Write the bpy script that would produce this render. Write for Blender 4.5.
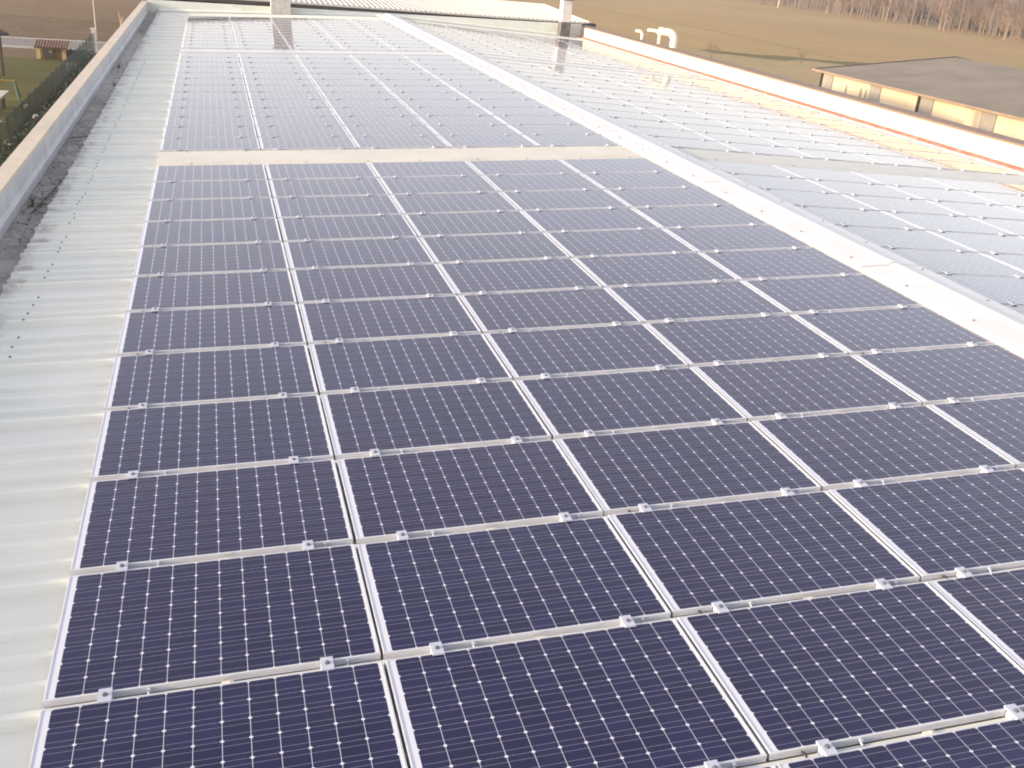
import bpy, bmesh, math, random
from mathutils import Vector, Matrix
import numpy as np
random.seed(7)
scene = bpy.context.scene
COL = scene.collection
for o in list(bpy.data.objects):
    bpy.data.objects.remove(o)

# ------------------------------------------------------------------ camera
W, H, F = 1024, 768, 1003.92
CAM = Vector((0.86976, -2.99789, 3.39878))
RIGHT = Vector((0.9604, -0.26652, 0.08118)); DOWN = Vector((-0.03388, -0.40095, -0.91547)); FWD = Vector((0.27654, 0.87648, -0.3941))
cd = bpy.data.cameras.new('camera'); cam = bpy.data.objects.new('camera', cd); COL.objects.link(cam)
cam.matrix_world = Matrix(((RIGHT.x, -DOWN.x, -FWD.x, CAM.x), (RIGHT.y, -DOWN.y, -FWD.y, CAM.y), (RIGHT.z, -DOWN.z, -FWD.z, CAM.z), (0, 0, 0, 1)))
cd.sensor_width = 36; cd.lens = F / W * 36; cd.clip_start = 0.05; cd.clip_end = 6000
scene.camera = cam

# ------------------------------------------------------------------ sky, sun, exposure
SUN_EL, SUN_AZ = math.radians(9.5), math.radians(-96.0)      # azimuth from +Y towards +X
sd = Vector((math.sin(SUN_AZ) * math.cos(SUN_EL), math.cos(SUN_AZ) * math.cos(SUN_EL), math.sin(SUN_EL)))
wd = bpy.data.worlds.new('World'); scene.world = wd; wd.use_nodes = True
wn = wd.node_tree.nodes; wl = wd.node_tree.links; wn.clear()
sky = wn.new('ShaderNodeTexSky'); sky.sky_type = 'NISHITA'; sky.sun_disc = False
sky.sun_elevation = SUN_EL; sky.sun_rotation = SUN_AZ
sky.altitude = 50; sky.air_density = 1.0; sky.dust_density = 1.9; sky.ozone_density = 1.5
bg = wn.new('ShaderNodeBackground'); bg.inputs['Strength'].default_value = 0.15
wo = wn.new('ShaderNodeOutputWorld')
# camera white balance and the milky evening air: the sky a little less saturated, a touch warmer
hs = wn.new('ShaderNodeHueSaturation'); hs.inputs['Saturation'].default_value = 0.36
tint = wn.new('ShaderNodeMix'); tint.data_type = 'RGBA'; tint.blend_type = 'MULTIPLY'; tint.inputs[0].default_value = 1.0
tint.inputs[7].default_value = (1.03, 0.955, 0.975, 1)
wl.new(sky.outputs['Color'], hs.inputs['Color']); wl.new(hs.outputs['Color'], tint.inputs[6])
wl.new(tint.outputs[2], bg.inputs['Color']); wl.new(bg.outputs[0], wo.inputs['Surface'])
sl = bpy.data.lights.new('sun', 'SUN'); sl.energy = 2.0; sl.angle = math.radians(1.5); sl.color = (1.0, 0.76, 0.47)
so = bpy.data.objects.new('sun', sl); COL.objects.link(so); so.rotation_euler = sd.to_track_quat('Z', 'Y').to_euler()
so.location = (-30, 10, 30)
scene.view_settings.view_transform = 'Standard'; scene.view_settings.look = 'None'
scene.view_settings.exposure = 1.9; scene.view_settings.gamma = 1.0; scene.view_settings.use_curve_mapping = False
scene.render.engine = 'CYCLES'
scene.cycles.filter_width = 1.9
scene.render.filter_size = 1.9

# ------------------------------------------------------------------ roof frames
A = 0.0428718
ca, sa = math.cos(A), math.sin(A)
RO = Vector((8.466, 0.0, 0.370))                 # ridge line, on the plane of the panel tops
U_R = 8.474
def L(u, v, h=0.0): return Vector((u * ca - h * sa, v, u * sa + h * ca))
def R(s, v, h=0.0): return Vector((RO.x + s * ca + h * sa, v, RO.z - s * sa + h * ca))
PU, PV = 1.605, 1.0903
PW, PD, PH = 1.590, 1.034, 0.045
ROOF_H = -0.088                                  # pan of the roof sheet below the panel tops
V0, V1 = -7.0, 44.6
GZ = -6.0
def project(p):
    d = Vector(p) - CAM; z = d.dot(FWD)
    if z < 0.1: return None
    return (W / 2 + F * d.dot(RIGHT) / z, H / 2 + F * d.dot(DOWN) / z)

# ------------------------------------------------------------------ material helpers
def new_mat(name):
    m = bpy.data.materials.new(name); m.use_nodes = True
    return m, m.node_tree.nodes, m.node_tree.links, m.node_tree.nodes['Principled BSDF']
class G:
    """tiny helper for node graphs"""
    def __init__(s, nt): s.nt = nt
    def lk(s, val, sock):
        if isinstance(val, (int, float)): sock.default_value = val
        elif isinstance(val, tuple): sock.default_value = val
        else: s.nt.links.new(val, sock)
    def m(s, op, a, b=0.0, c=0.0, clamp=False):
        n = s.nt.nodes.new('ShaderNodeMath'); n.operation = op; n.use_clamp = clamp
        s.lk(a, n.inputs[0]); s.lk(b, n.inputs[1]); s.lk(c, n.inputs[2]); return n.outputs[0]
    def mix(s, f, a, b, mode='MIX'):
        n = s.nt.nodes.new('ShaderNodeMix'); n.data_type = 'RGBA'; n.blend_type = mode
        s.lk(f, n.inputs[0]); s.lk(a, n.inputs[6]); s.lk(b, n.inputs[7]); return n.outputs[2]
    def noise(s, vec, scale, detail=4.0, rough=0.6, dist=0.0):
        n = s.nt.nodes.new('ShaderNodeTexNoise'); n.inputs['Scale'].default_value = scale
        n.inputs['Detail'].default_value = detail; n.inputs['Roughness'].default_value = rough; n.inputs['Distortion'].default_value = dist
        if vec is not None: s.nt.links.new(vec, n.inputs['Vector'])
        return n.outputs['Fac']
    def ramp(s, f, a, b, lo=0.0, hi=1.0):
        n = s.nt.nodes.new('ShaderNodeMapRange'); n.interpolation_type = 'SMOOTHSTEP'
        s.lk(f, n.inputs[0]); n.inputs[1].default_value = a; n.inputs[2].default_value = b
        n.inputs[3].default_value = lo; n.inputs[4].default_value = hi; return n.outputs[0]
    def pos(s):
        return s.nt.nodes.new('ShaderNodeNewGeometry').outputs['Position']
    def obj(s):
        return s.nt.nodes.new('ShaderNodeTexCoord').outputs['Object']
    def xyz(s, v):
        n = s.nt.nodes.new('ShaderNodeSeparateXYZ'); s.nt.links.new(v, n.inputs[0]); return n.outputs
    def scale(s, v, sx, sy, sz):
        n = s.nt.nodes.new('ShaderNodeMapping'); n.inputs['Scale'].default_value = (sx, sy, sz)
        s.nt.links.new(v, n.inputs[0]); return n.outputs[0]
    def bump(s, h, strength, dist, bsdf):
        n = s.nt.nodes.new('ShaderNodeBump'); n.inputs['Strength'].default_value = strength; n.inputs['Distance'].default_value = dist
        s.nt.links.new(h, n.inputs['Height']); s.nt.links.new(n.outputs[0], bsdf.inputs['Normal'])

def c4(c): return (c[0], c[1], c[2], 1.0)
def plain(name, col, rough=0.5, metal=0.0, var=0.12, scale=3.0, spec=0.5, bump=0.0, dirt=None, dirt_amt=0.3):
    m, n, l, b = new_mat(name); g = G(m.node_tree)
    p = g.pos()
    f = g.noise(p, scale, 5, 0.65)
    lo = tuple(max(0, x * (1 - var)) for x in col); hi = tuple(min(1, x * (1 + var)) for x in col)
    c = g.mix(g.ramp(f, 0.3, 0.7), c4(lo), c4(hi))
    if dirt:
        f2 = g.noise(p, scale * 0.45, 6, 0.7, 0.6)
        c = g.mix(g.ramp(f2, 0.5, 0.72, 0, dirt_amt), c, c4(dirt))
    l.new(c, b.inputs['Base Color'])
    b.inputs['Roughness'].default_value = rough; b.inputs['Metallic'].default_value = metal
    b.inputs['Specular IOR Level'].default_value = spec
    if bump: g.bump(g.noise(p, scale * 6, 4), bump, 0.01, b)
    return m

MAT = {}
# ---- solar cells under glass
def cell_material():
    m, n, l, b = new_mat('solar_cells_under_glass'); g = G(m.node_tree)
    uvn = n.new('ShaderNodeUVMap'); uvn.uv_map = 'metres'
    o = g.xyz(uvn.outputs[0])
    P = 0.1268
    ML, MB = 0.046, 0.0098
    x = g.m('DIVIDE', g.m('SUBTRACT', o[0], ML), P); y = g.m('DIVIDE', g.m('SUBTRACT', o[1], MB), P)
    fx = g.m('FRACT', x); fy = g.m('FRACT', y)
    dx = g.m('ABSOLUTE', g.m('SUBTRACT', fx, 0.5)); dy = g.m('ABSOLUTE', g.m('SUBTRACT', fy, 0.5))
    inside = g.m('MULTIPLY', g.m('MULTIPLY', g.m('GREATER_THAN', x, 0.0), g.m('LESS_THAN', x, 12.0)),
                 g.m('MULTIPLY', g.m('GREATER_THAN', y, 0.0), g.m('LESS_THAN', y, 8.0)))
    c1 = g.m('LESS_THAN', dx, 0.4900); c2 = g.m('LESS_THAN', dy, 0.4970)
    c3 = g.m('LESS_THAN', g.m('ADD', dx, dy), 0.912)
    cell = g.m('MULTIPLY', g.m('MULTIPLY', inside, c1), g.m('MULTIPLY', c2, c3))
    bus = g.m('MAXIMUM', g.m('LESS_THAN', g.m('ABSOLUTE', g.m('SUBTRACT', fy, 0.27)), 0.0085),
              g.m('LESS_THAN', g.m('ABSOLUTE', g.m('SUBTRACT', fy, 0.73)), 0.0085))
    cv = n.new('ShaderNodeCombineXYZ')
    info = n.new('ShaderNodeObjectInfo')
    l.new(g.m('FLOOR', x), cv.inputs[0]); l.new(g.m('FLOOR', y), cv.inputs[1]); l.new(g.m('MULTIPLY', info.outputs['Random'], 50.0), cv.inputs[2])
    wnn = n.new('ShaderNodeTexWhiteNoise'); wnn.noise_dimensions = '3D'; l.new(cv.outputs[0], wnn.inputs['Vector'])
    blue = g.mix(wnn.outputs['Value'], (0.0040, 0.0048, 0.036, 1), (0.0080, 0.0086, 0.054, 1))
    blue = g.mix(g.m('MULTIPLY', info.outputs['Random'], 0.8), blue, (0.0085, 0.0080, 0.040, 1))
    cc = g.mix(bus, blue, (0.19, 0.18, 0.23, 1))
    col = g.mix(cell, (0.54, 0.56, 0.62, 1), cc)
    # thin settled dust
    d = g.noise(g.pos(), 0.9, 5, 0.7)
    col = g.mix(g.ramp(d, 0.35, 0.8, 0.002, 0.016), col, (0.42, 0.40, 0.40, 1))
    l.new(col, b.inputs['Base Color'])
    l.new(g.ramp(d, 0.3, 0.75, 0.05, 0.095), b.inputs['Roughness'])
    b.inputs['IOR'].default_value = 1.48
    b.inputs['Sheen Weight'].default_value = 0.020; b.inputs['Sheen Roughness'].default_value = 0.45; b.inputs['Sheen Tint'].default_value = (0.86, 0.86, 1.0, 1)
    return m
MAT['cells'] = cell_material()
MAT['alu'] = plain('anodised_aluminium', (0.58, 0.59, 0.62), 0.42, 0.45, 0.05, 8)
MAT['clamp'] = plain('clamp_aluminium', (0.44, 0.47, 0.55), 0.5, 0.15, 0.06, 20)
MAT['steel_dark'] = plain('dark_bolt_steel', (0.16, 0.16, 0.17), 0.45, 0.5, 0.2, 20)
MAT['beige_block'] = plain('beige_painted_block', (0.66, 0.62, 0.52), 0.5, 0, 0.1, 20)
MAT['cable'] = plain('black_cable', (0.02, 0.02, 0.022), 0.5)

def roof_material():
    m, n, l, b = new_mat('coated_roof_sheet'); g = G(m.node_tree)
    p = g.pos(); xyz = g.xyz(p)
    f = g.noise(p, 0.7, 4, 0.6)
    c = g.mix(g.ramp(f, 0.3, 0.7), (0.58, 0.60, 0.555, 1), (0.655, 0.665, 0.60, 1))
    # sheet to sheet differences and run-off streaks along the fall of the roof
    st = g.noise(g.scale(p, 0.35, 9.0, 1.0), 1.0, 4, 0.7)
    c = g.mix(g.ramp(st, 0.48, 0.8, 0, 0.25), c, (0.42, 0.43, 0.41, 1))
    band = n.new('ShaderNodeTexWhiteNoise'); band.noise_dimensions = '1D'
    l.new(g.m('FLOOR', g.m('DIVIDE', xyz[1], PV)), band.inputs['W'])
    c = g.mix(g.m('MULTIPLY', band.outputs['Value'], 0.16), c, (0.70, 0.66, 0.56, 1))
    # grime creeping up from the eave
    gr = g.noise(g.scale(p, 1.0, 2.2, 1.0), 2.6, 6, 0.75)
    edge = g.ramp(xyz[0], -1.25, -0.75, 0.30, 0.0)
    c = g.mix(g.ramp(g.m('ADD', gr, edge), 0.66, 0.92, 0, 0.75), c, (0.27, 0.255, 0.24, 1))
    l.new(c, b.inputs['Base Color']); l.new(g.ramp(f, 0.3, 0.7, 0.34, 0.5), b.inputs['Roughness'])
    g.bump(g.noise(p, 5.0, 2), 0.05, 0.02, b)
    return m
MAT['roof'] = roof_material()
MAT['strip'] = plain('beige_cover_sheet', (0.52, 0.505, 0.445), 0.5, 0, 0.05, 1.4, dirt=(0.34, 0.32, 0.28), dirt_amt=0.35)
MAT['strip_far'] = plain('reflection_toned_sheet', (0.40, 0.40, 0.385), 0.22, 0, 0.05, 1.4)  # far copy of the cover sheet, greyed to blend with the panels' reflections
MAT['strip_green'] = plain('grey_green_cover_sheet', (0.50, 0.505, 0.465), 0.5, 0, 0.05, 1.4, dirt=(0.42, 0.43, 0.40), dirt_amt=0.2)
MAT['ridge'] = plain('white_ridge_metal', (0.57, 0.565, 0.565), 0.42, 0, 0.04, 2.0, dirt=(0.50, 0.485, 0.46), dirt_amt=0.35)
MAT['screw'] = plain('screw_head', (0.16, 0.16, 0.16), 0.5, 0.3)
MAT['coping'] = plain('beige_coping_metal', (0.56, 0.48, 0.37), 0.6, 0, 0.07, 2.0, dirt=(0.35, 0.32, 0.28), dirt_amt=0.35)
MAT['brown'] = plain('brown_coping_metal', (0.17, 0.115, 0.078), 0.6, 0, 0.15, 2.0)
MAT['red'] = plain('red_edge_band', (0.40, 0.13, 0.105), 0.75, 0, 0.25, 6.0, dirt=(0.46, 0.34, 0.28), dirt_amt=0.85)
MAT['white_wall'] = plain('white_wall_sheet', (0.50, 0.46, 0.375), 0.7, 0, 0.04, 0.8, dirt=(0.52, 0.46, 0.37), dirt_amt=0.25)
MAT['grey_flash'] = plain('galvanised_flashing', (0.48, 0.49, 0.505), 0.5, 0.1, 0.10, 1.6, dirt=(0.32, 0.315, 0.32), dirt_amt=0.45)
MAT['pale_green'] = plain('pale_end_wall', (0.60, 0.62, 0.56), 0.55, 0, 0.06, 1.2, dirt=(0.40, 0.40, 0.36), dirt_amt=0.4)
MAT['dark_fascia_and_shade'] = plain('dark_fascia_and_shade', (0.055, 0.05, 0.048), 0.7, 0, 0.2, 3)  # fascia colour, near-black to paint in the shade under the hall's eave too
MAT['concrete'] = plain('weathered_concrete', (0.42, 0.40, 0.37), 0.85, 0, 0.15, 5, bump=0.3, dirt=(0.16, 0.15, 0.14), dirt_amt=0.6)
MAT['concrete_light'] = plain('light_rendered_concrete', (0.58, 0.55, 0.52), 0.85, 0, 0.08, 5, bump=0.2, dirt=(0.35, 0.33, 0.31), dirt_amt=0.4)
MAT['soot'] = plain('bitumen_collar', (0.10, 0.095, 0.09), 0.75, 0, 0.5, 6, bump=0.3, dirt=(0.34, 0.22, 0.12), dirt_amt=0.5)
MAT['white_corr'] = plain('white_corrugated_sheet', (0.50, 0.49, 0.44), 0.5, 0, 0.06, 1.0)
MAT['cream_pipe'] = plain('cream_plastic_pipe', (0.78, 0.72, 0.58), 0.4, 0, 0.06, 3)
def gutter_material():
    m, n, l, b = new_mat('dirty_gutter_floor'); g = G(m.node_tree)
    p = g.pos(); xyz = g.xyz(p)
    f = g.noise(g.scale(p, 1.6, 1.0, 1.0), 2.2, 8, 0.75, 0.4)
    y = xyz[1]
    wet = g.m('ADD', g.m('MULTIPLY', g.ramp(y, 20.5, 24.5, 1.0, 0.0), g.ramp(y, 5.0, 8.5)), g.ramp(y, 34.0, 37.5))
    c = g.mix(g.ramp(f, 0.3, 0.7), (0.43, 0.41, 0.375, 1), (0.54, 0.52, 0.48, 1))
    dark = g.ramp(g.m('ADD', f, g.m('MULTIPLY', wet, 0.30)), 0.60, 0.97)
    c = g.mix(dark, c, (0.20, 0.185, 0.172, 1))
    f3 = g.noise(p, 9.0, 5, 0.7)
    c = g.mix(g.ramp(f3, 0.58, 0.75, 0, 0.6), c, (0.17, 0.14, 0.115, 1))
    l.new(c, b.inputs['Base Color']); b.inputs['Roughness'].default_value = 0.8
    g.bump(f3, 0.5, 0.02, b)
    return m
MAT['gutter'] = gutter_material()

# ---- ground
def soil(name, c1, c2, c3, scales, bump, bd, stripes=None):
    m, n, l, b = new_mat(name); g = G(m.node_tree); p = g.pos()
    f = g.noise(p, scales[0], 6, 0.7); f2 = g.noise(p, scales[1], 5, 0.7); f3 = g.noise(p, scales[2], 3, 0.6)
    c = g.mix(g.ramp(f, 0.32, 0.68), c4(c1), c4(c2))
    c = g.mix(g.ramp(f2, 0.42, 0.75, 0, 0.75), c, c4(c3))
    c = g.mix(g.ramp(f3, 0.35, 0.72, 0, 0.45), c, c4(c2))
    if stripes:
        s = g.noise(g.scale(p, *stripes[0]), 1.0, 3, 0.6)
        c = g.mix(g.ramp(s, 0.45, 0.7, 0, stripes[2]), c, c4(stripes[1]))
    l.new(c, b.inputs['Base Color']); b.inputs['Roughness'].default_value = 0.95; b.inputs['Specular IOR Level'].default_value = 0.15
    g.bump(f2, bump, bd, b)
    return m
MAT['field'] = soil('ochre_field', (0.272, 0.188, 0.084), (0.335, 0.235, 0.105), (0.222, 0.156, 0.070), (0.02, 0.9, 0.007), 0.5, 0.25, ((0.35, 0.012, 1), (0.25, 0.19, 0.085), 0.55))
MAT['rough'] = soil('dry_rough_grass', (0.27, 0.215, 0.12), (0.34, 0.265, 0.15), (0.17, 0.15, 0.07), (0.25, 1.8, 0.05), 0.8, 0.3)
MAT['plough'] = soil('ploughed_soil', (0.105, 0.075, 0.047), (0.16, 0.115, 0.07), (0.055, 0.042, 0.028), (0.35, 2.2, 0.04), 1.0, 0.4)
MAT['fallow'] = soil('fallow_brown_field', (0.135, 0.092, 0.056), (0.17, 0.118, 0.07), (0.1, 0.07, 0.042), (0.05, 1.3, 0.02), 0.7, 0.3)
MAT['lawn'] = soil('winter_lawn', (0.058, 0.062, 0.014), (0.085, 0.078, 0.018), (0.042, 0.052, 0.014), (0.3, 3.0, 0.08), 0.5, 0.1, ((0.05, 0.5, 1), (0.19, 0.15, 0.045), 0.5))
MAT['bank'] = soil('green_bank', (0.105, 0.102, 0.045), (0.15, 0.13, 0.06), (0.06, 0.066, 0.03), (0.5, 2.0, 0.1), 0.8, 0.3)
MAT['track'] = soil('faint_track', (0.20, 0.155, 0.07), (0.25, 0.19, 0.085), (0.15, 0.13, 0.06), (0.5, 2.0, 0.1), 0.6, 0.2)
MAT['verge'] = soil('dry_verge', (0.110, 0.083, 0.047), (0.132, 0.091, 0.058), (0.121, 0.055, 0.041), (0.5, 2.0, 0.2), 0.8, 0.2)
MAT['redsoil'] = soil('dark_planting_soil', (0.033, 0.020, 0.016), (0.050, 0.028, 0.021), (0.025, 0.022, 0.015), (0.8, 3.0, 0.2), 0.8, 0.2)
MAT['asphalt'] = plain('worn_asphalt', (0.17, 0.155, 0.145), 0.9, 0, 0.1, 1.5, 0.2)
MAT['kerb'] = plain('kerb_concrete', (0.42, 0.40, 0.36), 0.9, 0, 0.1, 3, 0.2)
MAT['yard'] = plain('concrete_yard', (0.28, 0.27, 0.25), 0.9, 0, 0.12, 0.5, 0.2)

# ---- others
MAT['out_wall'] = plain('cream_render', (0.50, 0.42, 0.30), 0.8, 0, 0.06, 0.6, dirt=(0.5, 0.38, 0.24), dirt_amt=0.4)
MAT['out_roof'] = plain('dark_grey_felt', (0.165, 0.145, 0.115), 0.9, 0, 0.18, 0.25, dirt=(0.21, 0.18, 0.14), dirt_amt=0.6)
MAT['fascia_brown'] = plain('brown_fascia', (0.23, 0.165, 0.115), 0.7, 0, 0.1, 1)
MAT['pillar_grey'] = plain('grey_pillar', (0.24, 0.225, 0.20), 0.8, 0, 0.1, 1)
MAT['downpipe_brown'] = plain('brown_downpipe', (0.035, 0.024, 0.018), 0.7)  # very dark brown of the downpipes beside the pillars
MAT['hut_yellow'] = plain('yellow_render', (0.48, 0.34, 0.16), 0.8, 0, 0.08, 4)
MAT['hut_back'] = plain('ochre_back_wall', (0.30, 0.21, 0.11), 0.85, 0, 0.15, 4)
MAT['hut_door'] = plain('grey_meter_doors', (0.09, 0.09, 0.085), 0.6, 0, 0.2, 4)
MAT['tile'] = plain('terracotta_tile', (0.15, 0.085, 0.062), 0.85, 0, 0.4, 6, dirt=(0.08, 0.058, 0.05), dirt_amt=0.7)
MAT['dark_wood'] = plain('dark_brown_timber', (0.045, 0.032, 0.028), 0.8, 0, 0.25, 5)
MAT['pale_wood'] = plain('pale_timber', (0.36, 0.29, 0.22), 0.8, 0, 0.12, 5)
MAT['pale_slab'] = plain('pale_stone_top', (0.42, 0.38, 0.335), 0.8, 0, 0.08, 5)
MAT['green_metal'] = plain('green_painted_metal', (0.02, 0.085, 0.06), 0.5, 0, 0.15, 5)
MAT['yellow_paint'] = plain('yellow_painted_bar', (0.26, 0.19, 0.03), 0.6)
MAT['white_globe'] = plain('white_opal_globe', (0.45, 0.44, 0.43), 0.35, 0, 0.04)
MAT['fence_post'] = plain('dark_green_post', (0.022, 0.045, 0.038), 0.6, 0, 0.2, 5)
MAT['bark_mauve'] = plain('mauve_brown_bark', (0.140, 0.098, 0.080), 0.9, 0, 0.25, 0.12)
MAT['bark_ochre'] = plain('ochre_twigs', (0.20, 0.14, 0.085), 0.9, 0, 0.25, 0.12)
MAT['bark_pale'] = plain('pale_bark', (0.36, 0.30, 0.23), 0.9, 0, 0.12, 1)
MAT['evergreen'] = plain('dark_evergreen_leaves', (0.075, 0.085, 0.055), 0.8, 0, 0.3, 0.3)
MAT['hedge'] = plain('hedge_leaves', (0.028, 0.045, 0.032), 0.8, 0, 0.35, 1.0)
MAT['weed'] = plain('weed_leaves', (0.10, 0.10, 0.06), 0.8, 0, 0.3, 9)
MAT['twig'] = plain('dead_twig', (0.09, 0.075, 0.06), 0.9)
MAT['debris'] = plain('rotting_leaf_litter', (0.085, 0.07, 0.058), 0.95, 0, 0.45, 8)
def mesh_screen():
    m, n, l, b = new_mat('green_mesh_screen'); g = G(m.node_tree); xyz = g.xyz(g.pos())
    fy = g.m('FRACT', g.m('MULTIPLY', xyz[1], 20.0)); fz = g.m('FRACT', g.m('MULTIPLY', xyz[2], 20.0))
    wire = g.m('MAXIMUM', g.m('LESS_THAN', fy, 0.26), g.m('LESS_THAN', fz, 0.26))
    tr = n.new('ShaderNodeBsdfTransparent'); mx = n.new('ShaderNodeMixShader')
    b.inputs['Base Color'].default_value = (0.018, 0.055, 0.045, 1); b.inputs['Roughness'].default_value = 0.6
    l.new(wire, mx.inputs[0]); l.new(tr.outputs[0], mx.inputs[1]); l.new(b.outputs[0], mx.inputs[2])
    l.new(mx.outputs[0], n['Material Output'].inputs['Surface'])
    return m
MAT['screen'] = mesh_screen()

# ------------------------------------------------------------------ mesh builder
class MB:
    def __init__(s): s.v = []; s.f = []
    def add(s, vs, fs):
        k = len(s.v); s.v += [tuple(v) for v in vs]; s.f += [tuple(i + k for i in f) for f in fs]; return s
    def quad(s, a, b, c, d): return s.add([a, b, c, d], [(0, 1, 2, 3)])
    def hexa(s, p):                       # p: 4 bottom (ccw from above) + 4 top
        return s.add(p, [(3, 2, 1, 0), (4, 5, 6, 7), (0, 1, 5, 4), (1, 2, 6, 5), (2, 3, 7, 6), (3, 0, 4, 7)])
    def box(s, x0, x1, y0, y1, z0, z1, fn=None):
        p = [(x0, y0, z0), (x1, y0, z0), (x1, y1, z0), (x0, y1, z0), (x0, y0, z1), (x1, y0, z1), (x1, y1, z1), (x0, y1, z1)]
        if fn: p = [fn(*q) for q in p]
        return s.hexa(p)
    def tube(s, pts, rads, n=8, cap=True):
        pts = [Vector(p) for p in pts]
        if isinstance(rads, (int, float)): rads = [rads] * len(pts)
        rings = []; prev = None
        for i, p in enumerate(pts):
            t = (pts[min(i + 1, len(pts) - 1)] - pts[max(i - 1, 0)]).normalized()
            if prev is None:
                a = t.orthogonal().normalized()
            else:
                a = (prev - t * prev.dot(t))
                a = a.normalized() if a.length > 1e-6 else t.orthogonal().normalized()
            prev = a; bb = t.cross(a)
            rings.append([p + (a * math.cos(2 * math.pi * k / n) + bb * math.sin(2 * math.pi * k / n)) * rads[i] for k in range(n)])
        vs = [q for r in rings for q in r]; fs = []
        for i in range(len(rings) - 1):
            for k in range(n):
                fs.append((i * n + k, i * n + (k + 1) % n, (i + 1) * n + (k + 1) % n, (i + 1) * n + k))
        if cap: fs.append(tuple(reversed(range(n)))); fs.append(tuple(range((len(rings) - 1) * n, len(rings) * n)))
        return s.add(vs, fs)
    def lathe(s, prof, o, n=16):
        vs = []; fs = []
        for r, z in prof:
            vs += [(o[0] + r * math.cos(2 * math.pi * k / n), o[1] + r * math.sin(2 * math.pi * k / n), o[2] + z) for k in range(n)]
        for i in range(len(prof) - 1):
            for k in range(n): fs.append((i * n + k, i * n + (k + 1) % n, (i + 1) * n + (k + 1) % n, (i + 1) * n + k))
        fs.append(tuple(reversed(range(n)))); fs.append(tuple(range((len(prof) - 1) * n, len(prof) * n)))
        return s.add(vs, fs)
    def extrude(s, prof, f0, f1, closed=True):
        """profile of 2-tuples carried from f0(p) to f1(p)"""
        n = len(prof); vs = [f0(*p) for p in prof] + [f1(*p) for p in prof]; fs = []
        for k in range(n if closed else n - 1):
            fs.append((k, (k + 1) % n, n + (k + 1) % n, n + k))
        if closed: fs.append(tuple(reversed(range(n)))); fs.append(tuple(range(n, 2 * n)))
        return s.add(vs, fs)
    def mesh(s, name, mat, off=(0, 0, 0), smooth=False, fix=True):
        me = bpy.data.meshes.new(name); o = Vector(off)
        me.from_pydata([tuple(Vector(v) - o) for v in s.v], [], s.f); me.update()
        if fix and len(s.f) < 60000:
            bm = bmesh.new(); bm.from_mesh(me); bmesh.ops.recalc_face_normals(bm, faces=bm.faces); bm.to_mesh(me); bm.free()
        if smooth:
            for p in me.polygons: p.use_smooth = True
        me.materials.append(MAT[mat]); return me
    def build(s, name, mat, parent=None, loc=None, smooth=False, fix=True):
        """vertices are in world space; the object's origin is the parent's place or loc"""
        off = world_loc(parent) if parent else Vector(loc or (0, 0, 0))
        me = s.mesh(name, mat, off, smooth, fix)
        o = bpy.data.objects.new(name, me); COL.objects.link(o)
        if parent: o.parent = parent
        else: o.location = off
        return o
def world_loc(o):
    p = Vector((0, 0, 0))
    while o: p = p + o.location; o = o.parent
    return p
def tag(o, label, cat, group=None, kind=None):
    o['label'] = label; o['category'] = cat
    if group: o['group'] = group
    if kind: o['kind'] = kind
    return o
def thing(name, label, cat, loc, group=None):
    o = bpy.data.objects.new(name, None); COL.objects.link(o); o.location = loc; o.empty_display_size = 0.2
    return tag(o, label, cat, group)
def structure(o): o['kind'] = 'structure'; return o

# ------------------------------------------------------------------ ground (setting)
def sheet(name, mat, pts, lift):
    m = MB(); m.add([(x, y, GZ + lift) for x, y in pts], [tuple(range(len(pts)))])
    return structure(m.build(name, mat, fix=False))
def rect(x0, x1, y0, y1): return [(x0, y0), (x1, y0), (x1, y1), (x0, y1)]
sheet('ground', 'field', rect(-900, 1300, -900, 1500), 0)
sheet('fallow_field', 'fallow', [(-400, 107.5), (20, 106.6), (40, 180), (84, 300), (90, 420), (-400, 420)], 0.010)
sheet('ploughed_field', 'plough', [(-300, 88), (18, 88), (19, 106.4), (-300, 107)], 0.014)
sheet('rough_grass', 'rough', [(20, 30), (95, 30), (140, 106), (60, 118), (52, 112), (20, 90)], 0.018)
bank = []
for i in range(25):
    t = i / 24; bank.append((60 + t * 60, 119 - t * 14 + math.sin(i * 1.7) * 0.8))
low = [(x, y - 5.5 - 1.2 * math.sin(x * .5)) for x, y in reversed(bank)]
sheet('grassy_bank', 'bank', bank + low, 0.024)
trk = [(80 + 4 * math.sin(i * .35) * .4, 118 + i * 7) for i in range(20)]
sheet('field_track', 'track', [(x - .55, y) for x, y in trk] + [(x + .55, y) for x, y in reversed(trk)], 0.022)
hl = [(-60 + i * 6, 107.2 + .5 * math.sin(i * 1.3)) for i in range(20)]
sheet('field_margin', 'bank', hl + [(x, y + 1.1) for x, y in reversed(hl)], 0.026)
sheet('lawn', 'lawn', rect(-60, -7.0, 10, 75.8), 0.018)
sheet('planting_soil', 'redsoil', rect(-7.9, -1.9, -30, 80.4), 0.022)
sheet('verge', 'verge', rect(-120, -7.9, 75.8, 81.0), 0.022)
sheet('yard', 'yard', rect(-1.9, 40, -40, 88), 0.010)
rd = MB(); rd.quad((-200, 81.3, GZ + .03), (12, 81.3, GZ + .03), (12, 87.4, GZ + .03), (-200, 87.4, GZ + .03))
structure(rd.build('road', 'asphalt', fix=False))
kb = MB(); kb.box(-200, 12, 81.05, 81.3, GZ - .05, GZ + .13)
structure(kb.build('kerb', 'kerb'))
kb = MB(); kb.box(-200, 12, 87.4, 87.6, GZ - .05, GZ + .10)
structure(kb.build('kerb', 'kerb'))

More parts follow.
